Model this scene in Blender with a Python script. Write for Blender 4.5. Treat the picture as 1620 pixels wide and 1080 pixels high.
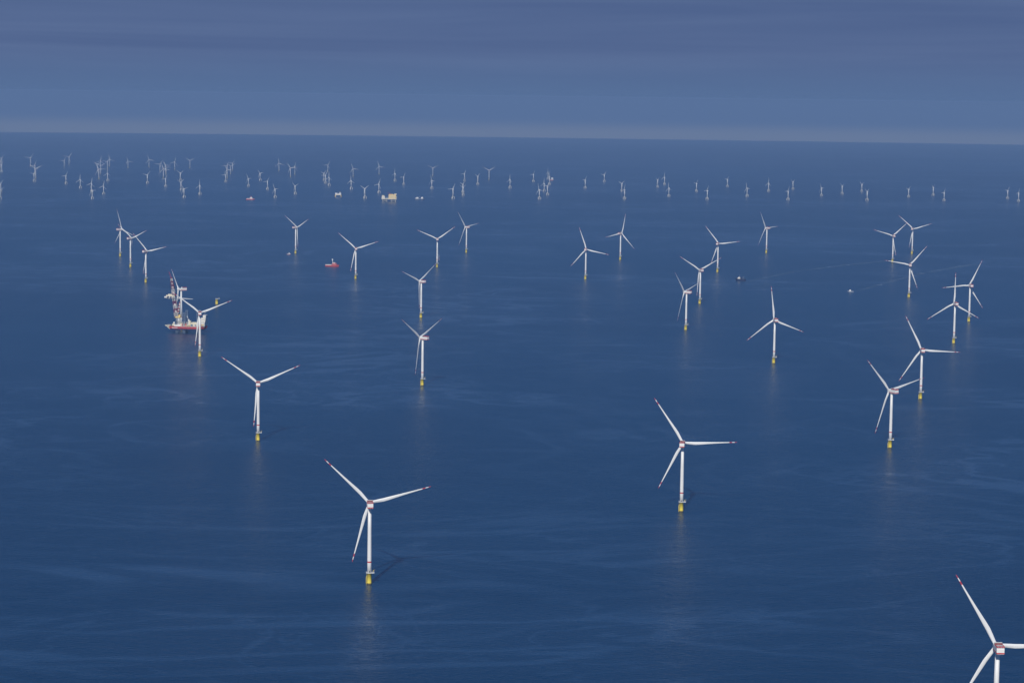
import bpy, bmesh, math, random
from mathutils import Matrix, Vector
random.seed(4)
R = math.radians
scene = bpy.context.scene
for _o in list(bpy.data.objects): bpy.data.objects.remove(_o)
# ------------------------------------------------------------------ camera, world, sun, exposure
CAM_H = 612.05
cam_d = bpy.data.cameras.new('camera'); cam = bpy.data.objects.new('camera', cam_d)
scene.collection.objects.link(cam)
cam_d.sensor_width = 36.0; cam_d.lens = 80.0
cam_d.clip_start = 5.0; cam_d.clip_end = 400000.0
cam.matrix_world = (Matrix.Translation((0, 0, CAM_H)) @ Matrix.Rotation(R(90 - 6.1475), 4, 'X')
                    @ Matrix.Rotation(R(0.7158), 4, 'Z'))
scene.camera = cam
SUN_EL, SUN_AZ = 33.0, 191.0           # azimuth clockwise from +Y: behind the camera, a little to the left
world = bpy.data.worlds.new("World"); scene.world = world; world.use_nodes = True
wt = world.node_tree; wt.nodes.clear()
def wn(t, **k):
    n = wt.nodes.new(t)
    for a, b in k.items(): setattr(n, a, b)
    return n
wo = wn('ShaderNodeOutputWorld'); bg = wn('ShaderNodeBackground')
sky = wn('ShaderNodeTexSky', sky_type='NISHITA'); sky.sun_disc = False
sky.sun_elevation = R(SUN_EL); sky.sun_rotation = R(SUN_AZ)
sky.air_density = 1.0; sky.dust_density = .2; sky.ozone_density = 4.0
SKY_STRENGTH = 0.08
bg.inputs['Strength'].default_value = SKY_STRENGTH
tc = wn('ShaderNodeTexCoord')
sep = wn('ShaderNodeSeparateXYZ'); wt.links.new(tc.outputs['Generated'], sep.inputs[0])
mp = wn('ShaderNodeMapping'); mp.inputs['Scale'].default_value = (2.2, 2.2, 52.0)
wt.links.new(tc.outputs['Generated'], mp.inputs[0])
nz = wn('ShaderNodeTexNoise'); nz.inputs['Scale'].default_value = 1.7; nz.inputs['Detail'].default_value = 5; nz.inputs['Roughness'].default_value = .55
nz.inputs['Distortion'].default_value = .5
wt.links.new(mp.outputs[0], nz.inputs[0])
cr = wn('ShaderNodeValToRGB')
K = 1.0 / SKY_STRENGTH
def kc(c): return (c[0]*K/10, c[1]*K/10, c[2]*K/10, 1)
cr.color_ramp.elements[0].position = .33; cr.color_ramp.elements[0].color = kc((.079, .127, .268))
cr.color_ramp.elements[1].position = .70; cr.color_ramp.elements[1].color = kc((.103, .157, .305))
wt.links.new(nz.outputs[0], cr.inputs[0])
mul = wn('ShaderNodeVectorMath', operation='SCALE'); mul.inputs['Scale'].default_value = 10
wt.links.new(cr.outputs[0], mul.inputs[0])
# the cloud layer covers the low sky; higher up it opens to clear sky
mr = wn('ShaderNodeMapRange'); mr.interpolation_type = 'SMOOTHSTEP'
mr.inputs['From Min'].default_value = .055; mr.inputs['From Max'].default_value = .14
mr.inputs['To Min'].default_value = 1.0; mr.inputs['To Max'].default_value = .10
wt.links.new(sep.outputs['Z'], mr.inputs['Value'])
mx = wn('ShaderNodeMix', data_type='RGBA')
wt.links.new(mr.outputs[0], mx.inputs['Factor'])
thin = wn('ShaderNodeMix', data_type='RGBA'); thin.inputs['Factor'].default_value = .88
thin.inputs[7].default_value = (.012*K, .092*K, .290*K, 1)
wt.links.new(sky.outputs[0], thin.inputs[6])
wt.links.new(thin.outputs[2], mx.inputs[6]); wt.links.new(mul.outputs[0], mx.inputs[7])
# pale band of far lit air right on the horizon, below the cloud layer
gl = wn('ShaderNodeMapRange'); gl.interpolation_type = 'SMOOTHERSTEP'
gl.inputs['From Min'].default_value = -.0165; gl.inputs['From Max'].default_value = -.0085
gl.inputs['To Min'].default_value = 1.0; gl.inputs['To Max'].default_value = 0.0
wt.links.new(sep.outputs['Z'], gl.inputs['Value'])
gx = wn('ShaderNodeMix', data_type='RGBA'); gx.inputs[7].default_value = (.66*K, .60*K, .44*K, 1)
lo = wn('ShaderNodeMapRange'); lo.interpolation_type = 'SMOOTHSTEP'        # the clouds pale a little towards the horizon
lo.inputs['From Min'].default_value = .000; lo.inputs['From Max'].default_value = .022
lo.inputs['To Min'].default_value = 1.0; lo.inputs['To Max'].default_value = 0.0
wt.links.new(sep.outputs['Z'], lo.inputs['Value'])
lx_ = wn('ShaderNodeMix', data_type='RGBA'); lx_.inputs[7].default_value = (.092*K, .158*K, .310*K, 1)
wt.links.new(lo.outputs[0], lx_.inputs['Factor']); wt.links.new(mx.outputs[2], lx_.inputs[6])
wt.links.new(gl.outputs[0], gx.inputs['Factor']); wt.links.new(lx_.outputs[2], gx.inputs[6])
wt.links.new(gx.outputs[2], bg.inputs['Color']); wt.links.new(bg.outputs[0], wo.inputs['Surface'])
sun_d = bpy.data.lights.new('sun', 'SUN'); sun_d.energy = 3.8; sun_d.angle = R(.55); sun_d.color = (1, .95, .87)
sun = bpy.data.objects.new('sun', sun_d); scene.collection.objects.link(sun)
sv = Vector((math.sin(R(SUN_AZ))*math.cos(R(SUN_EL)), math.cos(R(SUN_AZ))*math.cos(R(SUN_EL)), math.sin(R(SUN_EL))))
sun.rotation_euler = sv.to_track_quat('Z', 'Y').to_euler()
vs = scene.view_settings; vs.view_transform = 'Standard'; vs.look = 'None'; vs.exposure = 0.0; vs.gamma = 1.0; vs.use_curve_mapping = False
scene.render.engine = 'CYCLES'
scene.cycles.volume_bounces = 1
HAZE_DENSITY = 3.5e-5
HAZE_COLOR = (.292, .446, .690)

# ------------------------------------------------------------------ materials
def mat(name, col, rough=.5, var=.06, scale=.6, metallic=0.0, grime=None, gscale=.15):
    m = bpy.data.materials.new(name); m.use_nodes = True
    t = m.node_tree; b = t.nodes['Principled BSDF']
    b.inputs['Roughness'].default_value = rough; b.inputs['Metallic'].default_value = metallic
    co = t.nodes.new('ShaderNodeTexCoord')
    n = t.nodes.new('ShaderNodeTexNoise'); n.inputs['Scale'].default_value = scale; n.inputs['Detail'].default_value = 4
    t.links.new(co.outputs['Object'], n.inputs[0])
    r = t.nodes.new('ShaderNodeValToRGB')
    lo = tuple(max(0, c*(1-var)) for c in col); hi = tuple(min(1, c*(1+var)) for c in col)
    r.color_ramp.elements[0].position = .3; r.color_ramp.elements[0].color = (*lo, 1)
    r.color_ramp.elements[1].position = .7; r.color_ramp.elements[1].color = (*hi, 1)
    t.links.new(n.outputs[0], r.inputs[0])
    out = r.outputs[0]
    if grime:
        m2 = t.nodes.new('ShaderNodeMapping'); m2.inputs['Scale'].default_value = (1, 1, .12)
        n2 = t.nodes.new('ShaderNodeTexNoise'); n2.inputs['Scale'].default_value = gscale*6; n2.inputs['Detail'].default_value = 5
        t.links.new(co.outputs['Object'], m2.inputs[0]); t.links.new(m2.outputs[0], n2.inputs[0])
        r2 = t.nodes.new('ShaderNodeValToRGB'); r2.color_ramp.elements[0].position = .5; r2.color_ramp.elements[1].position = .75
        r2.color_ramp.elements[0].color = (0, 0, 0, 1); r2.color_ramp.elements[1].color = (.55, .55, .55, 1)
        t.links.new(n2.outputs[0], r2.inputs[0])
        x = t.nodes.new('ShaderNodeMix'); x.data_type = 'RGBA'
        x.inputs[7].default_value = (*grime, 1)
        t.links.new(r2.outputs[0], x.inputs['Factor']); t.links.new(out, x.inputs[6]); out = x.outputs[2]
    t.links.new(out, b.inputs['Base Color'])
    return m
WHITE = mat('white_paint', (.80, .80, .775), .42, .03)
BLADE = mat('blade_gelcoat', (.80, .81, .80), .38, .02)
RED = mat('signal_red_paint', (.50, .035, .045), .45, .10)
YELLOW = mat('yellow_paint', (.95, .76, .10), .45, .04, .5, grime=(.88, .66, .10))
SPLASH = mat('wet_growth', (.16, .13, .045), .35, .3, 1.5)
GREY = mat('galvanised_grey', (.55, .56, .56), .5, .1)
DARK = mat('dark_steel', (.05, .055, .065), .5, .2)
PALE = mat('pale_foundation_paint', (.78, .74, .62), .5, .1, grime=(.60, .52, .38))
CREAM = mat('cream_paint', (.72, .66, .50), .5, .1, .2)
OFFWHITE = mat('weathered_white_paint', (.74, .71, .65), .5, .12, .2, grime=(.50, .42, .34))
OCHRE = mat('ochre_yellow_paint', (.80, .60, .22), .5, .12, .2)
HULLRED = mat('hull_red', (.42, .05, .06), .5, .18, .15, grime=(.30, .12, .10))
NAVY = mat('hull_navy', (.012, .022, .075), .4, .2, .3)
STEELBLUE = mat('leg_blue_grey', (.16, .22, .32), .5, .15, .4)
PINK = mat('faded_red_deckhouse', (.56, .16, .17), .5, .15, .3)
DECKG = mat('green_grey_deck', (.10, .14, .13), .6, .2, .3)
GLASS = mat('dark_window_glass', (.02, .03, .04), .1, .1)

# ------------------------------------------------------------------ helpers
RE = 3800000.0
def sea_z(x, y): return -(x*x + y*y) / (2*RE)
def new_obj(name, bm, mats, parent=None, M=None, smooth=False):
    me = bpy.data.meshes.new(name)
    bmesh.ops.recalc_face_normals(bm, faces=bm.faces)
    bm.to_mesh(me); bm.free()
    for m in (mats if isinstance(mats, (list, tuple)) else [mats]): me.materials.append(m)
    if smooth:
        for p in me.polygons: p.use_smooth = True
    o = bpy.data.objects.new(name, me); scene.collection.objects.link(o)
    if parent: o.parent = parent
    if M is not None: o.matrix_basis = M
    return o
def thing(name, loc, rz=0.0, sc=1.0):
    o = bpy.data.objects.new(name, None); scene.collection.objects.link(o)
    o.empty_display_size = 5; o.location = loc; o.rotation_euler = (0, 0, rz); o.scale = (sc,)*3
    return o
def tag(o, label=None, cat=None, group=None, kind=None):
    for k, v in (('label', label), ('category', cat), ('group', group), ('kind', kind)):
        if v: o[k] = v
    return o
def box(bm, x0, x1, y0, y1, z0, z1, mi=0, M=None):
    vs_ = [bm.verts.new((x, y, z)) for z in (z0, z1) for y in (y0, y1) for x in (x0, x1)]
    if M is not None:
        for v in vs_: v.co = M @ v.co
    for q in ((0,1,3,2),(4,6,7,5),(0,4,5,1),(2,3,7,6),(0,2,6,4),(1,5,7,3)):
        f = bm.faces.new([vs_[i] for i in q]); f.material_index = mi
def ring_loft(bm, rings, seg=24, cap=True):
    """rings: (z, radius, material index of the band above)"""
    loops = []
    for z, r, mi in rings:
        loops.append([bm.verts.new((r*math.cos(2*math.pi*k/seg), r*math.sin(2*math.pi*k/seg), z)) for k in range(seg)])
    for i in range(len(loops)-1):
        for k in range(seg):
            f = bm.faces.new((loops[i][k], loops[i][(k+1) % seg], loops[i+1][(k+1) % seg], loops[i+1][k]))
            f.material_index = rings[i][2]; f.smooth = True
    if cap:
        f = bm.faces.new(loops[0][::-1]); f.material_index = rings[0][2]
        f = bm.faces.new(loops[-1]); f.material_index = rings[-1][2]
def bar(bm, a, b, r, seg=6, mi=0, r2=None):
    a = Vector(a); b = Vector(b); d = (b-a); L = d.length
    if L < 1e-6: return
    q = d.to_track_quat('Z', 'Y').to_matrix()
    r2 = r if r2 is None else r2
    l0 = [bm.verts.new(a + q @ Vector((r*math.cos(2*math.pi*k/seg), r*math.sin(2*math.pi*k/seg), 0))) for k in range(seg)]
    l1 = [bm.verts.new(b + q @ Vector((r2*math.cos(2*math.pi*k/seg), r2*math.sin(2*math.pi*k/seg), 0))) for k in range(seg)]
    for k in range(seg):
        f = bm.faces.new((l0[k], l0[(k+1) % seg], l1[(k+1) % seg], l1[k])); f.material_index = mi; f.smooth = seg > 5
    f = bm.faces.new(l0[::-1]); f.material_index = mi
    f = bm.faces.new(l1); f.material_index = mi
def lattice(bm, a, b, w0, w1, n, r, mats=(0,), xdir=Vector((1, 0, 0))):
    """square lattice mast from a to b, n bays; the bays take the material indices in turn"""
    a = Vector(a); b = Vector(b); d = (b-a).normalized()
    x = (xdir - d*xdir.dot(d)).normalized(); y = d.cross(x)
    P = []
    for i in range(n+1):
        t = i/n; c = a.lerp(b, t); w = (w0 + (w1-w0)*t)/2
        P.append([c + x*w*sx + y*w*sy for sx, sy in ((-1,-1),(1,-1),(1,1),(-1,1))])
    for i in range(n):
        mi = mats[i % len(mats)]
        for k in range(4):
            bar(bm, P[i][k], P[i+1][k], r, 5, mi)
            bar(bm, P[i][k], P[i+1][(k+1) % 4], r*.6, 4, mi)
            bar(bm, P[i+1][k], P[i+1][(k+1) % 4], r*.6, 4, mi)

# ------------------------------------------------------------------ sea
sea_m = bpy.data.materials.new('sea_water'); sea_m.use_nodes = True
t = sea_m.node_tree; b = t.nodes['Principled BSDF']
b.inputs['IOR'].default_value = 1.33
geo = t.nodes.new('ShaderNodeNewGeometry')
def mapping(scale, rot=0.0):
    m = t.nodes.new('ShaderNodeMapping'); m.inputs['Scale'].default_value = scale; m.inputs['Rotation'].default_value = (0, 0, rot)
    t.links.new(geo.outputs['Position'], m.inputs[0]); return m.outputs[0]
def noise(vec, scale, detail=3, rough=.5, dist=0.0):
    n = t.nodes.new('ShaderNodeTexNoise'); n.inputs['Scale'].default_value = scale; n.inputs['Detail'].default_value = detail
    n.inputs['Roughness'].default_value = rough; n.inputs['Distortion'].default_value = dist
    t.links.new(vec, n.inputs[0]); return n.outputs[0]
def mrange(v, a, b_, c, d):
    n = t.nodes.new('ShaderNodeMapRange'); n.interpolation_type = 'SMOOTHSTEP'
    for k, x in zip(('From Min', 'From Max', 'To Min', 'To Max'), (a, b_, c, d)): n.inputs[k].default_value = x
    t.links.new(v, n.inputs['Value']); return n.outputs[0]
def math_(op, a, b_):
    n = t.nodes.new('ShaderNodeMath'); n.operation = op
    for i, x in enumerate((a, b_)):
        if isinstance(x, (int, float)): n.inputs[i].default_value = x
        else: t.links.new(x, n.inputs[i])
    return n.outputs[0]
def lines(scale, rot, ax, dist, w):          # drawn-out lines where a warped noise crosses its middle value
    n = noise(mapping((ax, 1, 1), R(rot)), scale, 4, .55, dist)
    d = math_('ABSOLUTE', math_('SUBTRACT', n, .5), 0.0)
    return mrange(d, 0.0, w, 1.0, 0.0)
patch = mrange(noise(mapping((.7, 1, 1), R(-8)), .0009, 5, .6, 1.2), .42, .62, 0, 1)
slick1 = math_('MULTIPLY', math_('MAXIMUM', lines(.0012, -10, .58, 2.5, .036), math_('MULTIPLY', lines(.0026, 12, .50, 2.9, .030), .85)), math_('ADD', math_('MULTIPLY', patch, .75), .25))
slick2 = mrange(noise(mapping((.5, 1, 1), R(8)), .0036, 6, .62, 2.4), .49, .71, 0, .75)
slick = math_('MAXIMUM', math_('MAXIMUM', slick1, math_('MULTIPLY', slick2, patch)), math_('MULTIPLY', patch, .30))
broad = noise(mapping((1, .6, 1)), .00022, 3, .5, .6)
w1 = noise(mapping((1, 1.45, 1), R(12)), .105, 3, .55, .3)        # wind waves, crests near square to the view
w2 = noise(mapping((1, 1.15, 1), R(-16)), .30, 3, .6, .2)
w3 = noise(mapping((1, 1.8, 1), R(5)), .028, 2, .5, .2)          # low swell
hgt = math_('ADD', math_('ADD', math_('MULTIPLY', w1, 1.9), math_('MULTIPLY', w2, .65)), math_('MULTIPLY', w3, 1.1))
bump = t.nodes.new('ShaderNodeBump'); bump.inputs['Distance'].default_value = 1.0
t.links.new(hgt, bump.inputs['Height'])
t.links.new(mrange(slick, 0, 1, .95, .45), bump.inputs['Strength'])
t.links.new(bump.outputs[0], b.inputs['Normal'])
t.links.new(mrange(slick, 0, 1, .27, .19), b.inputs['Roughness'])
cmix = t.nodes.new('ShaderNodeMix'); cmix.data_type = 'RGBA'
cmix.inputs[6].default_value = (.0, .0285, .0830, 1); cmix.inputs[7].default_value = (.0, .0410, .1120, 1)
t.links.new(mrange(broad, .35, .65, 0, 1), cmix.inputs['Factor'])
slick_sheen = t.nodes.new('ShaderNodeMix'); slick_sheen.data_type = 'RGBA'                      # brighter sky reflection of the slicks, painted into the water colour
slick_sheen.inputs[7].default_value = (.0270, .0800, .1700, 1)
t.links.new(math_('MULTIPLY', slick, .62), slick_sheen.inputs['Factor']); t.links.new(cmix.outputs[2], slick_sheen.inputs[6])
t.links.new(slick_sheen.outputs[2], b.inputs['Base Color'])

bm = bmesh.new(); NA = 320
radii = [0, 150]
r = 300.0
while r < 22000: radii.append(r); r += 150 + r*.02
while r < 76500: radii.append(r); r += 1300
c0 = bm.verts.new((0, 0, 0)); prev = None
for r in radii[1:]:
    cur = [bm.verts.new((r*math.sin(2*math.pi*k/NA), r*math.cos(2*math.pi*k/NA), sea_z(r, 0))) for k in range(NA)]
    for k in range(NA):
        k2 = (k+1) % NA
        if prev is None: bm.faces.new((c0, cur[k2], cur[k]))
        else: bm.faces.new((prev[k], prev[k2], cur[k2], cur[k]))
    prev = cur
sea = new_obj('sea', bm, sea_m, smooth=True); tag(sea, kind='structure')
for p in sea.data.polygons:
    if p.normal.z < 0: print('sea normals down'); break

# wakes: thin foam-streaked ribbons lying on the water
wake_m = bpy.data.materials.new('wake_foam'); wake_m.use_nodes = True
wk = wake_m.node_tree; wb = wk.nodes['Principled BSDF']; wb.inputs['Base Color'].default_value = (.22, .32, .42, 1); wb.inputs['Roughness'].default_value = .4
gg = wk.nodes.new('ShaderNodeNewGeometry'); nn = wk.nodes.new('ShaderNodeTexNoise'); nn.inputs['Scale'].default_value = .03; nn.inputs['Detail'].default_value = 5
wk.links.new(gg.outputs['Position'], nn.inputs[0])
rr = wk.nodes.new('ShaderNodeMapRange'); rr.inputs['From Min'].default_value = .35; rr.inputs['From Max'].default_value = .75
rr.inputs['To Min'].default_value = .08; rr.inputs['To Max'].default_value = .5
wk.links.new(nn.outputs[0], rr.inputs['Value']); wk.links.new(rr.outputs[0], wb.inputs['Alpha'])
def wake(pts, w0, w1):
    bm = bmesh.new(); P = [Vector(p) for p in pts]; out = []
    for i in range(len(P)-1):
        for s in range(14): out.append(P[i].lerp(P[i+1], s/14))
    out.append(P[-1]); prev = None
    for i, p in enumerate(out):
        d = (out[min(i+1, len(out)-1)] - out[max(i-1, 0)]).normalized(); n = Vector((-d.y, d.x))
        w = (w0 + (w1-w0)*i/len(out))*(1 + .3*math.sin(i*1.7))
        z = sea_z(p.x, p.y) + .12
        a = bm.verts.new((p.x+n.x*w/2, p.y+n.y*w/2, z)); b_ = bm.verts.new((p.x-n.x*w/2, p.y-n.y*w/2, z))
        if prev: bm.faces.new((prev[0], prev[1], b_, a))
        prev = (a, b_)
    tag(new_obj('wake', bm, wake_m), kind='structure')
wake([(795, 7743), (859, 7892), (1034, 8277), (1271, 8642), (1454, 8883)], 9, 30)
wake([(1114, 7394), (1189, 7566), (1274, 7765), (1492, 8263), (1777, 8768)], 6, 28)

NEAR = [  # x, y (metres), yaw of the nose, blade angle, label
 (-176.1, 2819.3, -7, 15, 'large white turbine with yellow base nearest the lower centre of the view'),
 (256.2, 3354.7, 9, 3, 'white turbine with one blade level to the right, alone right of centre foreground'),
 (-448.9, 4002.5, -5, 24, 'white turbine with Y-spread blades below and right of the jack-up vessel'),
 (675.9, 4011.6, -30, 14, 'right foreground turbine whose raised right blade crosses the tower behind it'),
 (850.5, 4690.7, 0, 117, 'turbine just behind the crossed blade at right, one blade level to the right'),
 (1134.1, 5809.2, -10, 91, 'turbine at far right with one blade pointing straight up and two hanging down'),
 (1291.5, 6406.3, -11, 65, 'turbine at far right directly behind the one with its blade pointing straight up'),
 (1258.7, 7201.3, 4, 50, "turbine left of the far right pair, its left blade crossing a farther turbine's yellow base"),
 (1473.5, 8819.5, -8, 43, 'farther left turbine of the close pair at upper right, blades in a wide Y'),
 (1638.6, 9334.8, 22, 18, 'farthest turbine at upper right, small, just right of the wide Y one'),
 (615.4, 5308.3, -11, 98, 'turbine right of centre with one blade straight up, alone below the blue ship'),
 (465.3, 6065.2, -54, 16, 'nearest turbine of the diagonal line left of the blue ship, nacelle turned sideways'),
 (567.5, 6867.3, -20, 28, 'middle turbine of the diagonal line left of the blue ship'),
 (737.0, 8177.1, 21, 8, 'farthest turbine of the diagonal line left of the blue ship, right blade nearly level'),
 (1033.8, 9276.2, -44, 3, 'small distant turbine above and right of the blue ship'),
 (248.8, 7767.7, 10, 108, 'turbine with three blades spread evenly at upper centre, nearer of the pair there'),
 (413.0, 8752.0, 38, 74, 'smaller turbine at upper centre behind the evenly spread one, blade pointing up'),
 (-189.9, 4810.7, -54, 27, 'nearest turbine of the column left of centre, red topped nacelle turned to the right'),
 (-254.3, 6312.0, -49, 37, 'second nearest turbine of the column left of centre'),
 (-275.2, 8240.4, -4, 36, 'third turbine of the column left of centre, blades in a wide Y'),
 (-186.8, 9066.3, -48, 9, 'farthest turbine at the head of the column left of centre, standing right of it'),
 (-850.6, 8885.8, 43, 27, 'turbine standing beside the tiny white workboat, upper left of the red supply ship'),
 (-530.1, 7656.9, -8, 18, 'turbine just right of the red supply ship, blades in a wide Y'),
 (-1489.0, 8610.0, 46, 105, 'leftmost and farthest turbine of the overlapping trio at left, one blade pointing up'),
 (-1359.8, 8072.5, 34, 23, 'middle turbine of the overlapping trio at left'),
 (-1196.7, 7401.0, 28, 13, 'rightmost and nearest turbine of the overlapping trio at left'),
 (-730.9, 5297.5, -8, 22, 'turbine standing in front of the jack-up vessel, its blades crossing the ship'),
 (461.5, 2103.0, 1, 1, 'turbine cut off by the bottom right corner of the picture'),
]
TRI=[
(-3231,14341,50,0.51),
(-3009,13343,30,0.53),
(-4119,18325,50,0.65),
(-3421,16246,50,0.62),
(-3116,15848,60,0.62),
(-2876,15112,90,0.64),
(-2497,13489,0,0.57),
(-2689,14507,80,0.62),
(-2552,14168,80,0.58),
(-2944,16511,90,0.64),
(-2597,16145,45,0.65),
(-2375,15537,60,0.60),
(-2458,16800,30,0.62),
(-2185,14959,35,0.59),
(-2001,13817,10,0.60),
(-1969,14284,90,0.64),
(-2103,16617,60,0.57),
(-1843,15815,0,0.61),
(-1894,17007,10,0.61),
(-1649,15246,60,0.61),
(-1463,13957,0,0.61),
(-1395,14532,20,0.60),
(-1432,17178,40,0.61),
(-1369,16566,60,0.66),
(-1306,16100,90,0.66),
(-1106,15483,95,0.66),
(-915,13988,30,0.68),
(-882,14883,70,0.65),
(-901,17245,90,0.66),
(-796,16449,60,0.63),
(-567,15735,110,0.67),
(-377,14111,60,0.68),
(-380,17472,60,0.61),
(-339,15145,40,0.62),
(-327,14660,30,0.56),
(-265,16692,35,0.68),
(-28,16066,90,0.68),
(149,17496,60,0.62),
(206,15515,90,0.63),
(219,14874,50,0.66),
(159,14196,110,0.73),
(270,18141,90,0.61),
(263,16885,90,0.67),
(507,16215,50,0.65),
(700,17692,50,0.61),
(745,15731,35,0.60),
(699,14390,80,0.66),
(1047,16610,30,0.61),
(1136,17208,90,0.65),
(1014,14908,100,0.63),
(1268,15827,50,0.64),
(1229,14475,60,0.65),
(1585,16924,50,0.60),
(1543,15078,110,0.64),
(1794,16054,90,0.66),
(2025,16539,30,0.60),
(1754,14570,60,0.64),
(2073,15357,0,0.60),
(2266,15730,25,0.62),
(2478,16233,25,0.59),
(2273,14654,30,0.65),
(2659,15347,40,0.58),
(2888,15694,30,0.63),
(2789,14768,60,0.60),
(3316,15300,50,0.60),
(3287,14837,60,0.61),]
MONO=[
(-4409,19574,60,0.59),(-4572,20350,50,0.60),(-4261,20089,50,0.74),(-3788,18019,70,0.64),(-3534,16843,30,0.81),(-3937,19951,60,0.56),(-4050,20752,50,0.71),(-3591,19807,80,0.61),(-3449,18875,30,0.56),(-3302,18212,30,0.61),(-3089,16962,0,0.72),(-3486,19543,50,0.61),(-3627,20443,100,0.60),(-3370,19905,110,0.58),(-3257,20344,110,0.63),(-2944,18954,55,0.60),(-2671,17360,110,0.69),(-2864,18747,0,0.58),(-2785,18246,0,0.47),(-2915,19589,75,0.63),(-2862,20132,30,0.64),(-2331,18516,60,0.64),(-2311,18578,25,0.62),(-2410,19509,50,0.59),(-2207,17537,0,0.63),(-2021,19599,100,0.64),(-1764,17981,5,0.69),(-1785,18564,75,0.62),(-1591,19473,60,0.55),(-1284,18187,112,0.63),(-1124,18980,107,0.64),(-664,18624,30,0.64),(-196,17863,30,0.75),]
TRI_LAB = {-915: 'far three-legged turbine standing between the small substation and the big yellow platform',
 -882: 'far three-legged turbine just above the left end of the big yellow platform',
 -1843: 'far three-legged turbine directly above the far red and white ship',
 -1463: 'far three-legged turbine next to the right of the far red and white ship',
 -377: 'far three-legged turbine to the right of the low grey service ship',
 -3231: 'far three-legged turbine on the left picture edge, upper one of two', -3009: 'far three-legged turbine on the left picture edge, lowest one there'}
MONO_LAB = {-196: 'pale farthest turbine with wide Y blades, standing alone as the rightmost of its farm',
 -664: 'pale farthest turbine with wide Y blades above the low grey service ship'}

# ------------------------------------------------------------------ wind turbines
def blade_mesh(L=80.5, root=2.0, chord=4.4, tip=.8, red=True):
    """blade along +X from the hub's axis, leading edge +Z, suction side +Y"""
    st = [(1.6, .80), (4, .81), (8, .88), (13, .97), (18, 1), (24, .95), (32, .80), (42, .62), (52, .48), (60, .39), (L-11.5, .29), (L-7.5, .25), (L-3.6, .21), (L-1.2, .15), (L, .05)]
    bm = bmesh.new(); N = 14; loops = []
    for x, k in st:
        if x < 13: blend = max(0, min(1, (x-4)/14))
        else: blend = max(0, min(1, (x-4)/14))
        ch = chord*k
        th = max(.08, 1-blend)*root*2*.5 + blend*ch*.11 if x < 22 else ch*.11
        off = blend*.22*ch
        tw = R(-14*max(0, 1-(x/55)))
        lp = []
        for i in range(N):
            a = 2*math.pi*i/N; cz = math.cos(a)*ch/2 - off; cy = math.sin(a)*th*(1 + .45*math.cos(a))
            y = cy*math.cos(tw) - cz*math.sin(tw); z = cy*math.sin(tw) + cz*math.cos(tw)
            lp.append(bm.verts.new((x, y - .00035*x*x*0, z)))
        loops.append(lp)
    for i in range(len(loops)-1):
        mi = 1 if red and (i in (10,) or i >= 12) else 0
        for k in range(N):
            f = bm.faces.new((loops[i][k], loops[i][(k+1) % N], loops[i+1][(k+1) % N], loops[i+1][k])); f.material_index = mi; f.smooth = True
    bm.faces.new(loops[0][::-1]); f = bm.faces.new(loops[-1]); f.material_index = 1 if red else 0
    return bm
TILT = Matrix.Rotation(R(6), 4, 'X')
def blade_M(hub, ph):
    return Matrix.Translation(hub) @ TILT @ Matrix.Rotation(-R(ph), 4, 'Y')
def rail(bm, pts, h, r=.07, mi=0, close=True):
    n = len(pts)
    for i in range(n if close else n-1):
        a = Vector(pts[i]); c = Vector(pts[(i+1) % n]); u = Vector((0, 0, h))
        bar(bm, a+u, c+u, r, 4, mi); bar(bm, a+u*.5, c+u*.5, r*.7, 4, mi)
        m = max(1, int((c-a).length/2.0))
        for j in range(m): q = a.lerp(c, j/m); bar(bm, q, q+u, r, 4, mi)

def build_base(root, colour=YELLOW):
    bm = bmesh.new()
    ring_loft(bm, [(-6, 2.9, 1), (1.3, 2.9, 1), (1.6, 2.9, 0), (13.6, 2.9, 0), (13.6, 3.2, 0), (14.3, 3.2, 0)], 28)
    f = new_obj('foundation', bm, [colour, SPLASH], root)
    bm = bmesh.new()
    for sx in (-.9, .9):
        bar(bm, (-3.9, sx, -3), (-3.9, sx, 9.5), .22, 6); bar(bm, (-3.9, sx, 9.2), (-2.9, sx, 10.4), .18, 6); bar(bm, (-3.9, sx, 2.0), (-2.9, sx, 2.0), .18, 6)
    for k in range(16): bar(bm, (-3.5, -.45, -1+k*.95), (-3.5, .45, -1+k*.95), .07, 4)
    for sy in (-.45, .45): bar(bm, (-3.5, sy, -2), (-3.5, sy, 14.2), .09, 4)
    new_obj('boat_landing', bm, colour, f)
    bm = bmesh.new()
    out = [(4.5*math.cos(a), 4.5*math.sin(a)) for a in [2*math.pi*k/20 for k in range(20)]]
    pts = [(max(x, -4.3) if x < 0 else (x if abs(y) > 2.7 else max(x, 6.4)), y) for x, y in out]
    lo = [bm.verts.new((x, y, 14.45)) for x, y in pts]; hi = [bm.verts.new((x, y, 14.9)) for x, y in pts]
    bm.faces.new(lo[::-1]); bm.faces.new(hi)
    for k in range(20): bm.faces.new((lo[k], lo[(k+1) % 20], hi[(k+1) % 20], hi[k]))
    pl = new_obj('service_platform', bm, WHITE, root)
    bm = bmesh.new(); rail(bm, [(x*.98, y*.98, 14.9) for x, y in pts], 1.2, .08)
    new_obj('railing', bm, GREY, pl)
    bm = bmesh.new(); bar(bm, (4.9, 1.4, 14.9), (4.9, 1.4, 17.6), .2, 6); bar(bm, (4.9, 1.4, 17.5), (7.0, .2, 18.4), .14, 6)
    new_obj('davit_crane', bm, YELLOW, pl)
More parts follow.
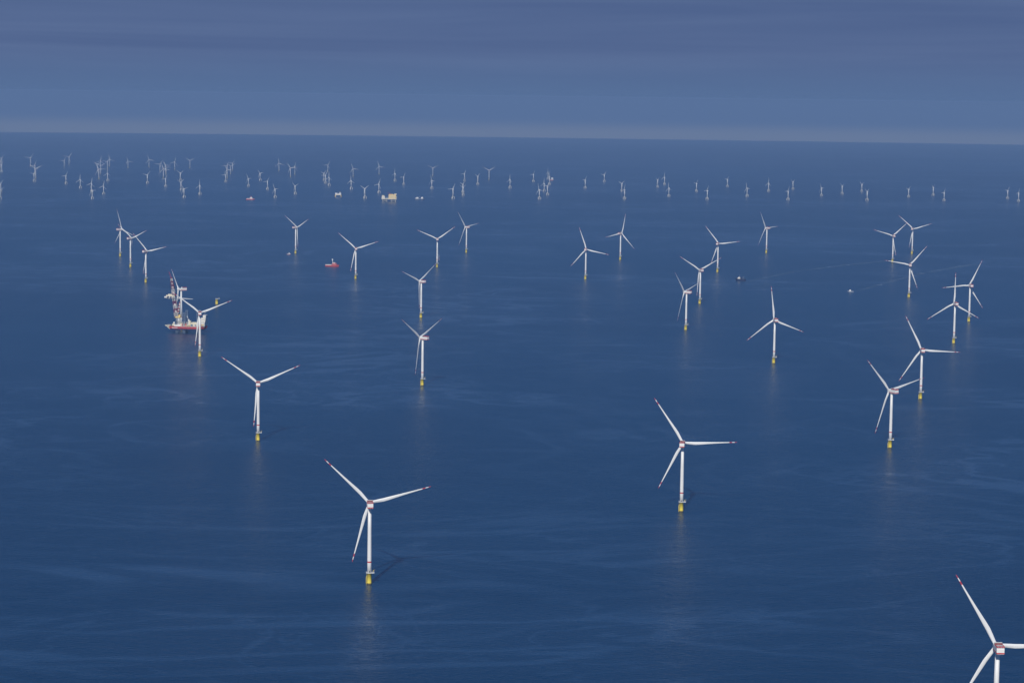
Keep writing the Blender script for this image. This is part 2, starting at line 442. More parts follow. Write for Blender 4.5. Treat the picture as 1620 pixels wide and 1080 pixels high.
def build_turbine(loc, yaw, ph, sc=1.0, blades=(0, 120, 240)):
    root = thing('wind_turbine', loc, -R(yaw), sc)
    build_base(root)
    bm = bmesh.new()
    ring_loft(bm, [(14.9, 2.72, 0), (27.6, 2.68, 1), (29.4, 2.67, 0), (45, 2.6, 0), (70, 2.42, 0), (97.6, 2.08, 0)], 28)
    tw = new_obj('tower', bm, [WHITE, RED], root)
    bm = bmesh.new(); box(bm, -.55, .55, -2.78, -2.55, 15.2, 17.4)
    new_obj('door', bm, DARK, tw)
    # nacelle: a long box, rear towards -Y
    bm = bmesh.new(); W2 = 3.6
    prof = [(-14.2, 98.6), (-14.6, 99.3), (-14.6, 104.2), (-13.9, 104.9), (3.4, 104.9), (4.6, 104.1), (4.6, 99.2), (3.6, 98.6)]
    A = [bm.verts.new((-W2, y, z)) for y, z in prof]; B = [bm.verts.new((W2, y, z)) for y, z in prof]
    bm.faces.new(A); bm.faces.new(B[::-1])
    for k in range(len(prof)): bm.faces.new((A[k], B[k], B[(k+1) % len(prof)], A[(k+1) % len(prof)]))
    bmesh.ops.bevel(bm, geom=bm.edges[:], offset=.35, segments=2, affect='EDGES', clamp_overlap=True)
    na = new_obj('nacelle', bm, WHITE, root)
    bm = bmesh.new()
    box(bm, -W2-.04, W2+.04, -14.66, 3.5, 99.3, 100.5)
    new_obj('red_stripe', bm, RED, na)
    bm = bmesh.new()
    ring_loft(bm, [(96.9, 2.35, 0), (98.6, 2.5, 0)], 24)
    new_obj('yaw_collar', bm, GREY, na)
    bm = bmesh.new()                                                  # cooler stack, open louvres
    box(bm, -3.7, 3.7, -2.2, -1.4, 104.9, 107.6)
    for k in range(6): box(bm, -3.6+k*1.24, -2.6+k*1.24, -2.35, -2.2, 105.2, 107.3, 1)
    new_obj('cooler', bm, [WHITE, DARK], na)
    bm = bmesh.new(); box(bm, -3.6, 3.6, -14.4, -3.4, 104.93, 105.2)
    hp = new_obj('hoist_platform', bm, GREY, na)
    bm = bmesh.new(); rail(bm, [(-3.5, -14.3, 105.2), (3.5, -14.3, 105.2), (3.5, -3.5, 105.2), (-3.5, -3.5, 105.2)], 1.5, .16)
    for k in range(5): box(bm, -3.5+k*1.5, -2.7+k*1.5, -14.42, -14.3, 105.25, 106.5)
    new_obj('railing', bm, RED, hp)
    hub = Vector((0, 7.6, 102.4))
    bm = bmesh.new(); rings = [(-3.0, 2.7, 0), (-2.2, 3.1, 0), (1.0, 3.1, 0), (2.6, 2.5, 0), (3.7, 1.3, 0), (4.1, .3, 0)]
    ring_loft(bm, rings, 24)
    for k in blades:
        pass
    new_obj('hub', bm, WHITE, root, Matrix.Translation(hub) @ TILT @ Matrix.Rotation(R(-90), 4, 'X'))
    for k in blades:
        new_obj('blade', blade_mesh(), [BLADE, RED], root, blade_M(hub, ph+k))
    return root, hub
def copy_tree(o, parent=None):
    c = o.copy(); scene.collection.objects.link(c); c.parent = parent
    for ch in list(o.children): copy_tree(ch, c)
    return c
def place(proto, hub, first, x, y, yaw, ph, sc=1.0):
    o = proto if first else copy_tree(proto)
    o.location = (x, y, sea_z(x, y)); o.rotation_euler = (0, 0, -R(yaw)); o.scale = (sc,)*3
    i = 0
    for ch in o.children:
        if ch.name.split('.')[0] == 'blade':
            ch.matrix_basis = blade_M(hub, ph+120*i); i += 1
        elif ch.name.split('.')[0] in ('service_platform', 'foundation'):   # platforms do not turn with the wind
            ch.rotation_euler = (0, 0, R(yaw) + (0 if sc == 1.0 else 1.0))
    return o
GM = 'white turbines with yellow bases spread over the near sea'
proto, HUB = build_turbine((0, 0, 0), 0, 0)
for i, (x, y, yaw, ph, lab) in enumerate(NEAR):
    o = place(proto, HUB, i == 0, x, y, yaw, ph)
    tag(o, lab, 'wind turbine', GM)
# a turbine still being put together behind the jack-up vessel: two blades fitted
build_o, _h = build_turbine((-871, 5959, sea_z(871, 5959)), -120, 38, 1.0, (0, 240))
tag(build_o, 'unfinished white turbine missing one blade, standing directly behind the jack-up crane vessel', 'wind turbine', GM)

# lone foundation waiting for its turbine
fo = thing('turbine_foundation', (-867, 6650, sea_z(867, 6650)), .3, 1.12)
build_base(fo)
tag(fo, 'short yellow foundation stub without a tower, right of the jack-up vessel', 'foundation')

# --- far row: turbines on three piles
def build_tri():
    root = thing('wind_turbine', (0, 0, 0))
    bm = bmesh.new(); P = []
    for k in range(3):
        a = R(90+120*k); px, py = 13.5*math.cos(a), 13.5*math.sin(a); P.append((px, py))
        bar(bm, (px, py, -5), (px, py, 20), 2.0, 12, 0)
        bar(bm, (px, py, 18.5), (0, 0, 28), 1.6, 10, 0, 2.3)
    ring_loft(bm, [(25.0, 3.2, 0), (30, 3.0, 0)], 16)
    new_obj('tripile_foundation', bm, PALE, root)
    bm = bmesh.new(); ring_loft(bm, [(30, 3.5, 0), (86, 2.8, 0)], 16)
    new_obj('tower', bm, WHITE, root)
    bm = bmesh.new(); box(bm, -3, 3, -9, 4, 86.4, 92.6); bmesh.ops.bevel(bm, geom=bm.edges[:], offset=.9, segments=2, affect='EDGES')
    new_obj('nacelle', bm, WHITE, root)
    hub = Vector((0, 6.0, 90))
    bm = bmesh.new(); ring_loft(bm, [(-2, 2.3, 0), (1, 2.4, 0), (3, .6, 0)], 14)
    new_obj('hub', bm, WHITE, root, Matrix.Translation(hub) @ TILT @ Matrix.Rotation(R(-90), 4, 'X'))
    for k in (0, 120, 240): new_obj('blade', blade_mesh(61, 1.5, 5.8, .7, False), [BLADE], root, blade_M(hub, k))
    return root, hub
tri_p, TH = build_tri()
ORD = ['', 'first', 'second', 'third', 'fourth', 'fifth', 'sixth', 'seventh', 'eighth', 'ninth', 'tenth', 'eleventh', 'twelfth', 'thirteenth',
       'fourteenth', 'fifteenth', 'sixteenth', 'seventeenth', 'eighteenth', 'nineteenth', 'twentieth', 'twenty-first', 'twenty-second', 'twenty-third',
       'twenty-fourth', 'twenty-fifth', 'twenty-sixth', 'twenty-seventh', 'twenty-eighth', 'twenty-ninth', 'thirtieth', 'thirty-first', 'thirty-second',
       'thirty-third', 'thirty-fourth', 'thirty-fifth', 'thirty-sixth']
def ordinal(i, n): return ('from the left', ORD[i+1]) if i < n/2 else ('from the right', ORD[n-i])
GT = 'small far turbines standing on three splayed piles'
TRI.sort(key=lambda q: q[0]/q[1]); n = len(TRI)
for i, (x, y, ph, sc) in enumerate(TRI):
    rd = random.Random(i*7+1)
    o = place(tri_p, TH, i == 0, x, y, -rd.uniform(46, 62), ph, max(.57, min(.68, sc)))
    side, w = ordinal(i, n)
    lab = TRI_LAB.get(round(x), None) or 'far small three-legged turbine, %s %s of its kind' % (w, side)
    tag(o, lab, 'wind turbine', GT)
# --- farthest farm at the upper left: single-pile turbines
GF = 'pale turbines on single towers crowding the upper left near the horizon'
MONO.sort(key=lambda q: q[0]/q[1]); n = len(MONO)
src = copy_tree(proto)
for i, (x, y, ph, sc) in enumerate(MONO):
    rd = random.Random(i*5+3)
    yw = (-30 if ph in (60, 55, 50, 75, 80, 70) else -8) + rd.uniform(-12, 12)
    if abs(x+664) < 3 or abs(x+196) < 3: yw = -4
    o = place(src, HUB, i == 0, x, y, yw, ph, max(.56, min(.72, sc)))
    side, w = ordinal(i, n)
    lab = MONO_LAB.get(round(x), None) or 'hazy farthest single-tower turbine near the horizon, %s %s of its farm' % (w, side)
    tag(o, lab, 'wind turbine', GF)

# ------------------------------------------------------------------ ships and platforms (bow towards +X unless turned)
def hull_bm(L, B, D, z0=-2.0, bow=.22, stern=.08, sheer=1.0, rake=.06, split=None, flare=.12, n=18):
    """lofted hull; material 0 below the split height, 1 above, 2 deck"""
    bm = bmesh.new(); loops = []
    zs = [z0, z0 + (D-z0)*.35, (split if split else z0 + (D-z0)*.6), D]
    for i in range(n+1):
        t_ = i/n; x = -L/2 + L*t_
        w = 1.0
        if t_ > 1-bow: w = max(.02, 1 - ((t_-(1-bow))/bow)**2.1)
        if t_ < stern: w = .82 + .18*(t_/stern)
        loop = []
        up_ = sheer*max(0, (t_-.6)/.4)**2
        for j, z in enumerate(zs):
            q = j/3; ww = B/2*w*(1-flare*(1-q)) if t_ > .6 else B/2*w*(.93+.07*q)
            xx = x - (L*rake*(1-q) if t_ > .75 else 0)*((t_-.75)/.25 if t_ > .75 else 0) + (L*.03*(1-q)*(1-t_/.1) if t_ < .1 else 0)
            loop.append((xx, ww, z + (up_ if j == 3 else up_*.6 if j == 2 else 0)))
        vs_ = [bm.verts.new((a, b_, c)) for a, b_, c in loop] + [bm.verts.new((a, -b_, c)) for a, b_, c in loop[::-1]]
        loops.append(vs_)
    m = len(loops[0])
    for i in range(n):
        for k in range(m):
            f = bm.faces.new((loops[i][k], loops[i][(k+1) % m], loops[i+1][(k+1) % m], loops[i+1][k]))
            f.material_index = 1 if k in (2, 4) else (2 if k == 3 else 0)
    bm.faces.new(loops[0][::-1]); bm.faces.new(loops[-1])
    return bm
def windows(bm, x0, x1, y, z, w=1.0, h=.9, step=2.0, mi=1, side=-1):
    x = x0
    while x+w <= x1:
        box(bm, x, x+w, y-.04 if side < 0 else y-.1, y+.1 if side < 0 else y+.04, z, z+h, mi); x += step

# --- jack-up crane vessel, hull lifted clear of the water on four lattice legs
JX, JY = -836, 5845
J = thing('jackup_vessel', (JX, JY, sea_z(JX, JY)), R(-7), 1.0)
tag(J, 'red and white jack-up crane vessel raised on legs, lifting a turbine blade', 'jack-up vessel')
hb = hull_bm(98, 38, 17.5, 8.2, .16, .10, 1.6, .07, 11.0, .05)
bmesh.ops.translate(hb, verts=hb.verts, vec=(2, 0, 0))
hu = new_obj('hull', hb, [NAVY, HULLRED, DECKG], J)
bm = bmesh.new()
for k in range(5): box(bm, -38+k*3.0, -36.2+k*3.0, -19.15, -18.9, 12.4, 14.2)
box(bm, -30, 30, -19.2, -18.85, 17.0, 17.7)
new_obj('hull_marking', bm, WHITE, hu)
bm = bmesh.new()                                                   # raked stern rack
for sy in (-15, 15):
    bar(bm, (-56, sy*.8, 17.6), (-44, sy, 17.4), .9, 6); bar(bm, (-55, sy*.8, 17.2), (-45, sy, 9.5), .8, 6)
    bar(bm, (-49.5, sy*.9, 17.2), (-46, sy, 12.5), .6, 6)
box(bm, -58, -46, -13, 13, 17.3, 18.3); box(bm, -62, -57.5, -3, 3, 17.5, 18.1)
for k in range(5): bar(bm, (-56+k*2.4, -13, 18.3), (-56+k*2.4, 13, 18.3), .4, 5)
new_obj('stern_rack', bm, CREAM, J)
for lx, ly, top in ((-7.5, 13.5, 56), (22, 13.0, 54), (33, -12.5, 60), (-26.5, -12.0, 50)):
    bm = bmesh.new(); lattice(bm, (lx, ly, -8), (lx, ly, top), 5.2, 5.2, 14, .55, (0,))
    new_obj('leg', bm, STEELBLUE, J)
bm = bmesh.new(); lattice(bm, (-7.5, -13.5, -8), (-7.5, -13.5, 52), 5.0, 5.0, 14, .5, (0,)); new_obj('leg', bm, STEELBLUE, J)
# crane round the port stern leg
cx, cy = -24, -9
bm = bmesh.new(); 
bmesh.ops.create_cone(bm, cap_ends=True, segments=20, radius1=5.6, radius2=5.0, depth=21, matrix=Matrix.Translation((cx, cy, 27.8)))
box(bm, cx-6.6, cx+6.6, cy-6.6, cy+6.6, 17.5, 21)
ped = new_obj('crane_pedestal', bm, WHITE, J)
bm = bmesh.new()
for k in range(3): box(bm, cx-3.8+k*2.9, cx-2.3+k*2.9, cy-5.9, cy-5.2, 23, 31, 0)
new_obj('dark_recess', bm, DARK, ped)
bm = bmesh.new(); box(bm, cx-8.5, cx+6.5, cy-6, cy+6, 38.3, 42.5); box(bm, cx+1, cx+7.5, cy-4, cy+4, 42.5, 46.5)
bmesh.ops.bevel(bm, geom=bm.edges[:], offset=.4, segments=1, affect='EDGES')
cab = new_obj('crane_house', bm, OCHRE, J)
bm = bmesh.new(); box(bm, cx-8.6, cx-6.6, cy-7.4, cy-6.1, 39, 41.8); new_obj('operator_cab', bm, GLASS, cab)
bm = bmesh.new(); tipb = Vector((-41.5, cy-2, 143)); foot = Vector((-28.0, cy-2, 42))
lattice(bm, foot, foot.lerp(tipb, .80), 9.5, 6.4, 24, .42, (0, 0, 0, 1, 1, 1))
lattice(bm, foot.lerp(tipb, .80), tipb, 6.4, 2.6, 6, .5, (1, 1, 1, 0, 0, 1))
boom = new_obj('crane_boom', bm, [OFFWHITE, mat('boom_dark_red', (.26, .03, .06), .5, .1)], J)
bm = bmesh.new()
for k, q in enumerate((.12, .30, .42, .60, .74, .84)):
    c = foot.lerp(tipb, q); w = 2.6
    box(bm, c.x-w, c.x+w, c.y-1.6, c.y+1.6, c.z-2.6, c.z+2.6, 0)
new_obj('boom_panel', bm, WHITE, boom)
bm = bmesh.new(); bar(bm, tipb, tipb+Vector((-6.5, 0, 14)), .35, 5); bar(bm, tipb+Vector((-6.5, 0, 14)), foot.lerp(tipb, .8), .15, 4)
new_obj('fly_jib', bm, RED, boom)
bm = bmesh.new(); apex = Vector((-19.5, cy, 79))
for sy in (-4, 4):
    lattice(bm, (cx-2, cy+sy, 42), (apex.x, cy+sy*.4, apex.z), 2.4, 1.6, 10, .34, (0, 1))
    bar(bm, (cx+7, cy+sy, 42), (apex.x, cy+sy*.4, apex.z), .8, 6, 0)
new_obj('a_frame', bm, [WHITE, RED], J)
bm = bmesh.new()
for sy in (-1.2, 1.2):
    bar(bm, (apex.x, cy+sy, apex.z), (tipb.x, tipb.y+sy, tipb.z), .16, 4)
    bar(bm, (apex.x, cy+sy, apex.z), tuple(foot.lerp(tipb, .55)+Vector((0, sy, 0))), .14, 4)
new_obj('pendant_cable', bm, DARK, J)
# hoisting yoke that holds the blade
yk = Vector((-45.0, cy-13, 93.5))
bm = bmesh.new()
for sy in (-.8, .8): bar(bm, tipb+Vector((0, sy, 0)), yk+Vector((4, sy, 5)), .13, 4)
new_obj('hoist_cable', bm, DARK, J)
bm = bmesh.new(); box(bm, yk.x-7, yk.x+15, yk.y-2.0, yk.y+2.0, yk.z+1.2, yk.z+4.4, 0)
for dx in (-6, 2, 9, 14): box(bm, yk.x+dx-1, yk.x+dx+1.4, yk.y-3, yk.y+3, yk.z-3.4, yk.z+1.5, 1)
box(bm, yk.x-2, yk.x+8, yk.y-1.4, yk.y+1.4, yk.z+4.4, yk.z+7.0, 0)
new_obj('blade_yoke', bm, [CREAM, OFFWHITE], J)
# accommodation block at the bow
bm = bmesh.new()
box(bm, 25, 47, -16, 16, 17.5, 28); box(bm, 29, 48, -14, 14, 28, 34); box(bm, 35, 48.5, -12, 12, 34, 39.5); box(bm, 40.5, 48.5, -9, 9, 39.5, 46.5)
bmesh.ops.bevel(bm, geom=bm.edges[:], offset=.5, segments=1, affect='EDGES')
ac = new_obj('accommodation_block', bm, OFFWHITE, J)
bm = bmesh.new()
for zz, x0, yy in ((19.5, 28, -16), (22.6, 28, -16), (25.4, 28, -16), (29.0, 31, -14), (34.8, 38, -12), (40.4, 43.2, -9)): windows(bm, x0, 46.5, yy-.02, zz, 1.0, .9, 2.1, 0)
for zz in (20, 23.4): 
    for k in range(12): box(bm, 26.9, 27.1, -14+k*2.4, -13+k*2.4, zz, zz+.9)
new_obj('window', bm, GLASS, ac)
bm = bmesh.new(); bar(bm, (44, 0, 46.5), (44, 0, 54), .4, 6); bar(bm, (44, -4, 51), (44, 4, 51), .25, 5)
new_obj('radar_mast', bm, GREY, ac)
bm = bmesh.new()
for k in range(2): box(bm, 31+k*8, 37+k*8, -18.4, -16.1, 20.5, 22.8)
bmesh.ops.bevel(bm, geom=bm.edges[:], offset=.5, segments=2, affect='EDGES')
new_obj('lifeboat', bm, OCHRE, J)
# deck load
rd = random.Random(5)
for k, (x0, x1, y0, y1, h, m) in enumerate(((9, 26, -10, 6, 9.5, CREAM), (5, 9.6, -14, -5, 14, CREAM), (-4, 6, -15, -6, 5, GREY), (-18, -6, -15, -4, 7, CREAM), (-15, -2, 2, 12, 9, GREY), (12, 20, 7, 15, 6, WHITE), (-40, -33, -10, 0, 4.5, CREAM))):
    bm = bmesh.new(); box(bm, x0, x1, y0, y1, 17.6, 17.6+h)
    for j in range(int((x1-x0)/1.6)): box(bm, x0+.3+j*1.6, x0+.9+j*1.6, y0-.12, y0, 18.2, 17.2+h)
    new_obj('deck_cargo', bm, m, J)
CT = [WHITE, GREY, CREAM, PINK, STEELBLUE]
for k in range(26):                                                # loose containers, racks and tool houses
    x0 = rd.uniform(-42, 24); y0 = rd.uniform(-17.5, 10); w = rd.uniform(2.4, 6.2); d = rd.uniform(2.4, 4.5); h = rd.uniform(2.4, 6.5)
    if abs(x0-cx) < 9 and abs(y0-cy) < 9: continue
    bm = bmesh.new(); box(bm, x0, x0+w, y0, y0+d, 17.55+k*.003, 17.6+h)
    for j in range(int(w/1.1)): box(bm, x0+.2+j*1.1, x0+.5+j*1.1, y0-.1, y0, 17.9, 17.3+h)
    new_obj('deck_container', bm, CT[k % 5], J)
bm = bmesh.new()
for k in range(4): bar(bm, (-3+k*3.2, -16.8, 19.3), (-.6+k*3.2, -16.8, 19.3), 1.2, 10)
new_obj('drum', bm, OCHRE, J)
bm = bmesh.new(); bar(bm, (3.5, -9, 17.5), (3.5, -9, 34), 1.4, 8, 0, 1.0); bar(bm, (3.5, -9, 33), (-.5, -12, 44), .6, 6)
box(bm, 2, 5.4, -10.6, -7.6, 31, 35)
new_obj('deck_crane', bm, WHITE, J)
bm = bmesh.new(); bmesh.ops.create_uvsphere(bm, u_segments=12, v_segments=8, radius=2.4, matrix=Matrix.Translation((-39, 4, 24))); bar(bm, (-39, 4, 17.5), (-39, 4, 22.5), .6, 6); box(bm, -43, -35, 8, 13, 17.5, 20.5)
new_obj('satellite_dome', bm, WHITE, J)
bm = bmesh.new()
for lx, ly in ((-7.5, 13.5), (22, 13), (33, -12.5), (-7.5, -13.5)):
    for sx, sy in ((-1, -1), (1, -1), (1, 1), (-1, 1)): box(bm, lx+sx*4.2-1, lx+sx*4.2+1, ly+sy*4.2-1, ly+sy*4.2+1, 17.4, 24)
new_obj('jacking_tower', bm, PINK, J)
# blade hanging in the yoke: a thing of its own
HB = new_obj('turbine_blade', blade_mesh(80.5, 1.8, 5.3, .9, False), BLADE)
HB.matrix_world = J.matrix_basis @ Matrix.Translation(yk+Vector((-13.5, 0, -1.2))) @ Matrix.Rotation(R(36), 4, 'Z') @ Matrix.Rotation(R(5.5), 4, 'Y')
HB.name = 'loose_rotor_blade'
tag(HB, 'loose white turbine blade held level in the crane yoke above the jack-up vessel', 'rotor blade')

def ship(name, x, y, rz, L, hullm, label, cat, build, B=None, D=None, sc=1.0, sheer=2.0):
    s = thing(name, (x, y, sea_z(x, y)), rz, sc)
    tag(s, label, cat)
    B = B or L*.24; D = D or L*.085
    new_obj('hull', hull_bm(L, B, D, -2, .3, .06, sheer, .05, D*.5), hullm, s)
    build(s, L, B, D); return s
def b_red(s, L, B, D):
    bm = bmesh.new(); box(bm, -L*.02, L*.34, -B*.44, B*.44, D, D+4.2); box(bm, L*.02, L*.30, -B*.38, B*.38, D+4.2, D+7.2)
    bmesh.ops.bevel(bm, geom=bm.edges[:], offset=.3, segments=1, affect='EDGES'); h = new_obj('deckhouse', bm, PINK, s)
    bm = bmesh.new(); box(bm, L*.04, L*.22, -B*.36, B*.36, D+7.2, D+10.0); br = new_obj('bridge', bm, WHITE, s)
    bm = bmesh.new(); windows(bm, L*.045, L*.22, -B*.36-.02, D+8.3, 1.3, 1.0, 1.7, 0); windows(bm, L*.0, L*.33, -B*.44-.02, D+1.6, .9, .9, 2.0, 0); new_obj('window', bm, GLASS, br)
    bm = bmesh.new(); bar(bm, (L*.02, 0, D+7.2), (L*.01, 0, D+22), 1.0, 8, 0, .8); box(bm, L*.01-1.7, L*.01+1.7, -1.5, 1.5, D+17, D+22.4); bar(bm, (L*.01, -3.4, D+15), (L*.01, 3.4, D+15), .25, 4)
    new_obj('mast', bm, WHITE, s)
    bm = bmesh.new(); box(bm, L*.10, L*.13, -1.8, 1.8, D+10.0, D+13.2); new_obj('funnel', bm, DARK, s)
    bm = bmesh.new(); box(bm, -L*.47, -L*.04, B*.42, B*.46, D, D+1.8); box(bm, -L*.47, -L*.04, -B*.47, -B*.43, D, D+2.0); new_obj('bulwark', bm, WHITE, s)
    bm = bmesh.new(); box(bm, -L*.30, -L*.10, -B*.3, B*.2, D, D+3.0); box(bm, -L*.42, -L*.34, -B*.25, B*.3, D, D+2.2); new_obj('deck_cargo', bm, DECKG, s)
ship('supply_ship', -654, 8223, R(-14), 52, [HULLRED, HULLRED, DECKG], 'red offshore supply ship with white mast, left of the wide Y turbine', 'supply ship', b_red, 14, 5.2, sheer=3.0)
def b_farred(s, L, B, D):
    bm = bmesh.new(); box(bm, -L*.10, L*.24, -B*.42, B*.42, D, D+5); box(bm, L*.0, L*.18, -B*.36, B*.36, D+5, D+9); new_obj('deckhouse', bm, WHITE, s)
    bm = bmesh.new(); box(bm, L*.03, L*.14, -B*.3, B*.3, D+9, D+12.5); bar(bm, (L*.06, 0, D+12), (L*.06, 0, D+18), .6, 6); new_obj('bridge', bm, PINK, s)
    bm = bmesh.new(); box(bm, -L*.45, -L*.14, -B*.4, B*.4, D, D+2.2); new_obj('deck_cargo', bm, WHITE, s)
ship('supply_ship', -1580, 13662, R(10), 52, [HULLRED, PINK, GREY], 'tiny far red and white ship at upper left among the three-legged turbines', 'supply ship', b_farred, 13, 6)
def b_blue(s, L, B, D):
    bm = bmesh.new(); box(bm, L*.04, L*.28, -B*.40, B*.40, D, D+3.2); box(bm, L*.07, L*.23, -B*.34, B*.34, D+3.2, D+6.2); bmesh.ops.bevel(bm, geom=bm.edges[:], offset=.3, segments=1, affect='EDGES')
    h = new_obj('deckhouse', bm, OFFWHITE, s)
    bm = bmesh.new(); windows(bm, L*.08, L*.22, -B*.34-.02, D+4.2, 1.0, 1.0, 1.4, 0); new_obj('window', bm, GLASS, h)
    bm = bmesh.new(); bar(bm, (L*.10, 0, D+7), (L*.10, 0, D+13), .35, 6); bar(bm, (L*.10, -2, D+10.5), (L*.10, 2, D+10.5), .2, 4); new_obj('mast', bm, GREY, s)
    bm = bmesh.new(); box(bm, -L*.14, -L*.06, -B*.2, B*.2, D, D+6.5); new_obj('funnel', bm, NAVY, s)
    bm = bmesh.new(); bar(bm, (-L*.22, -B*.2, D), (-L*.22, -B*.2, D+5), .5, 6); bar(bm, (-L*.22, -B*.2, D+5), (-L*.36, 0, D+7.5), .3, 5); new_obj('deck_crane', bm, GREY, s)
    bm = bmesh.new(); box(bm, -L*.18, L*.05, -B*.5-.05, -B*.47, D-1.9, D-.5); new_obj('hull_marking', bm, WHITE, s)
ship('service_ship', 783, 7797, R(163), 36, [NAVY, NAVY, DECKG], 'dark blue service ship with white deckhouse and faint wake, right of centre', 'service ship', b_blue, 10.5, 6.4, sheer=2.2)
def b_cat(s, L, B, D):
    bm = bmesh.new(); box(bm, -L*.05, L*.22, -B*.34, B*.34, D, D+2.7); box(bm, 0, L*.16, -B*.26, B*.26, D+2.7, D+4.8); h = new_obj('wheelhouse', bm, WHITE, s)
    bm = bmesh.new(); windows(bm, 0, L*.2, -B*.34-.02, D+1.2, 1.0, .8, 1.5, 0); new_obj('window', bm, GLASS, h)
    bm = bmesh.new(); bar(bm, (0, 0, D+4.8), (-.8, 0, D+8), .14, 5); new_obj('mast', bm, GREY, s)
ship('crew_boat', 1101, 7390, R(168), 20, [STEELBLUE, GREY, STEELBLUE], 'small pale crew boat under way trailing a thin wake, at right', 'crew boat', b_cat, 6.5, 2.2, sheer=.8)
ship('crew_boat', -872, 8834, R(20), 17, [HULLRED, WHITE, GREY], 'tiny red and white workboat just left of a turbine base at upper left', 'crew boat', b_cat, 5.0, 2.0, sheer=.6)
def b_serv(s, L, B, D):
    bm = bmesh.new(); box(bm, L*.14, L*.34, -B*.4, B*.4, D, D+6); box(bm, L*.18, L*.30, -B*.34, B*.34, D+6, D+10); new_obj('bridge', bm, WHITE, s)
    bm = bmesh.new(); box(bm, -L*.40, -L*.12, -B*.4, B*.4, D, D+5); box(bm, -L*.30, -L*.2, -B*.3, B*.3, D+5, D+8); new_obj('deckhouse', bm, WHITE, s)
    bm = bmesh.new(); bar(bm, (-L*.16, 0, D), (-L*.05, 0, D+13), .6, 6); new_obj('deck_crane', bm, GREY, s)
ship('service_ship', -578, 14003, R(-6), 62, [NAVY, STEELBLUE, GREY], 'low grey and white service ship right of the big yellow platform', 'service ship', b_serv, 13, 5)
def b_w(s, L, B, D):
    bm = bmesh.new(); box(bm, -L*.25, L*.3, -B*.42, B*.42, D, D+7); box(bm, -L*.05, L*.26, -B*.38, B*.38, D+7, D+14); new_obj('deckhouse', bm, WHITE, s)
    bm = bmesh.new(); box(bm, L*.05, L*.2, -B*.3, B*.3, D+14, D+18); new_obj('bridge', bm, WHITE, s)
ship('accommodation_ship', 297, 17916, R(35), 34, [HULLRED, PINK, GREY], 'white ship with red hull near the horizon, beside the stacked far turbines', 'ship', b_w, 13, 6)

# --- offshore substations
PX, PY = -746, 13640
P = thing('offshore_platform', (PX, PY, sea_z(PX, PY)), R(4), 1.0)
tag(P, 'large cream yellow converter platform on legs, biggest block on the far sea', 'offshore platform')
for lx in (-38, -14, 12, 38):
    for ly in (-16, 16):
        bm = bmesh.new(); bar(bm, (lx, ly, -5), (lx, ly, 15), 1.5, 10); new_obj('leg', bm, CREAM, P)
bm = bmesh.new()
for ly in (-16, 16):
    for a_, b_ in ((-38, -14), (12, 38)):
        bar(bm, (a_, ly, 0), (b_, ly, 14), .6, 5); bar(bm, (b_, ly, 0), (a_, ly, 14), .6, 5)
new_obj('jacket_brace', bm, CREAM, P)
bm = bmesh.new(); box(bm, -46, 45, -22, 22, 14.5, 18.5); new_obj('main_deck', bm, CREAM, P)
bm = bmesh.new(); box(bm, -45, -26, -21, 20, 18.5, 33); box(bm, -42, -30, -14, 14, 33, 37)
for k in range(5): box(bm, -44+k*3.6, -42+k*3.6, -21.3, -21, 20, 31, 1)
new_obj('left_module', bm, [CREAM, WHITE], P)
bm = bmesh.new(); box(bm, -25.9, -4.1, -8, 20, 18.5, 26); new_obj('dark_middle_bay', bm, STEELBLUE, P)
bm = bmesh.new(); box(bm, -4, 40, -21, 21, 18.5, 42); box(bm, 0, 22, -15, 15, 42, 45)
new_obj('right_module', bm, OCHRE, P)
bm = bmesh.new()
for k in range(4):
    for j in range(2): box(bm, 0+k*9.5, 6+k*9.5, -21.3, -21, 21+j*10, 28+j*10)
new_obj('wall_panel', bm, CREAM, P)
bm = bmesh.new(); box(bm, 30, 44, -16, 12, 42, 47.5); box(bm, 40.1, 46, -18, 6, 24, 30); new_obj('top_module', bm, CREAM, P)
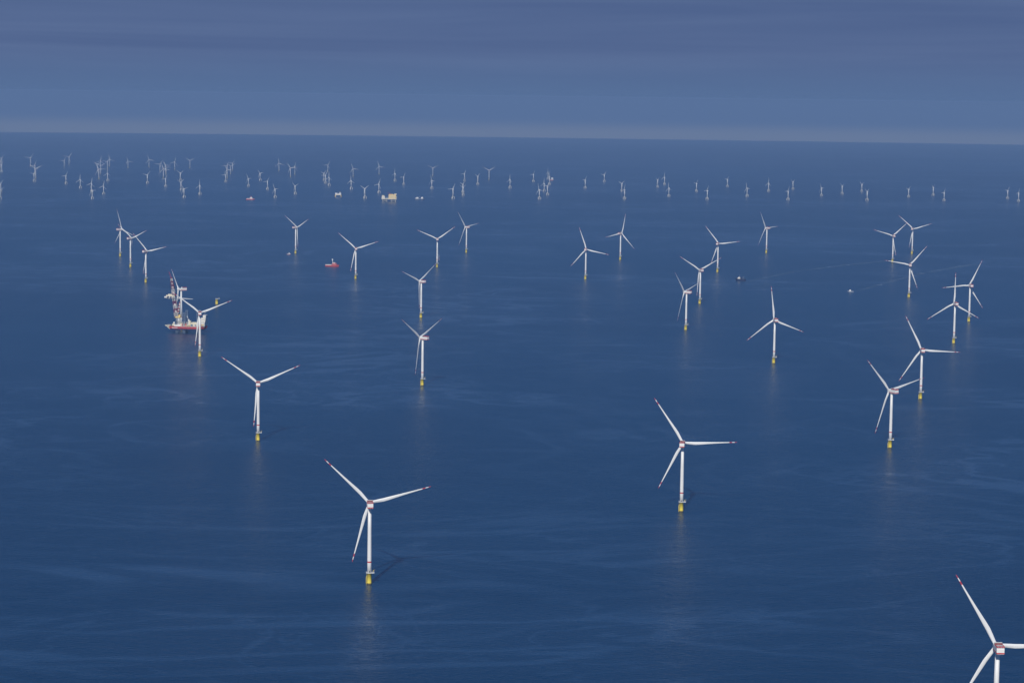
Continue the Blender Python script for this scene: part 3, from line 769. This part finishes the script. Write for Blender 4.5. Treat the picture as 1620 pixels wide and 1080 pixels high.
bm = bmesh.new(); bar(bm, (8, -18, 42), (8, -18, 50), 1.0, 8); bar(bm, (8, -18, 49), (-12, -16, 56), .6, 6); new_obj('platform_crane', bm, RED, P)
bm = bmesh.new(); bmesh.ops.create_cone(bm, cap_ends=True, segments=8, radius1=12, radius2=12, depth=1, matrix=Matrix.Translation((-36, 0, 39))); new_obj('helideck', bm, DECKG, P)
SX, SY = -1096, 14232
S = thing('offshore_substation', (SX, SY, sea_z(SX, SY)), R(-5), 1.0)
tag(S, 'small white and yellow substation on four legs left of the big platform', 'offshore substation')
for lx in (-17, 17):
    for ly in (-12, 12):
        bm = bmesh.new(); bar(bm, (lx*1.15, ly*1.1, -5), (lx, ly, 14), 1.7, 8); new_obj('leg', bm, OCHRE, S)
bm = bmesh.new(); box(bm, -15, 15, -12, 12, 11, 17); new_obj('cable_deck', bm, CREAM, S)
bm = bmesh.new(); box(bm, -18, -7, -13, 13, 14, 24.5); box(bm, 7, 18, -13, 13, 14, 25.5); new_obj('equipment_module', bm, WHITE, S)
bm = bmesh.new(); box(bm, -6.9, 6.9, -6, 13, 17, 21.5); new_obj('transformer_bay', bm, GREY, S)
bm = bmesh.new(); bar(bm, (12, -8, 25), (12, -8, 33), .6, 6); bar(bm, (12, -8, 32), (2, -8, 35), .4, 6); new_obj('platform_crane', bm, OCHRE, S)

# ------------------------------------------------------------------ haze: one closed box of even air round everything
hz = bpy.data.materials.new('haze_air'); hz.use_nodes = True
ht = hz.node_tree; ht.nodes.clear()
ho = ht.nodes.new('ShaderNodeOutputMaterial'); pv = ht.nodes.new('ShaderNodeVolumePrincipled')
pv.inputs['Density'].default_value = HAZE_DENSITY; pv.inputs['Color'].default_value = (*HAZE_COLOR, 1)
pv.inputs['Density Attribute'].default_value = ''
pv.inputs['Anisotropy'].default_value = 0.0
ht.links.new(pv.outputs[0], ho.inputs['Volume'])
try: hz.cycles.homogeneous_volume = True
except Exception as e: print('homog', e)
bm = bmesh.new(); box(bm, -78500, 78500, -78500, 78500, sea_z(77700, 0)-1.5, CAM_H+12)
tag(new_obj('haze', bm, hz), 'pale blue haze lying over the whole sea', 'haze', kind='stuff')
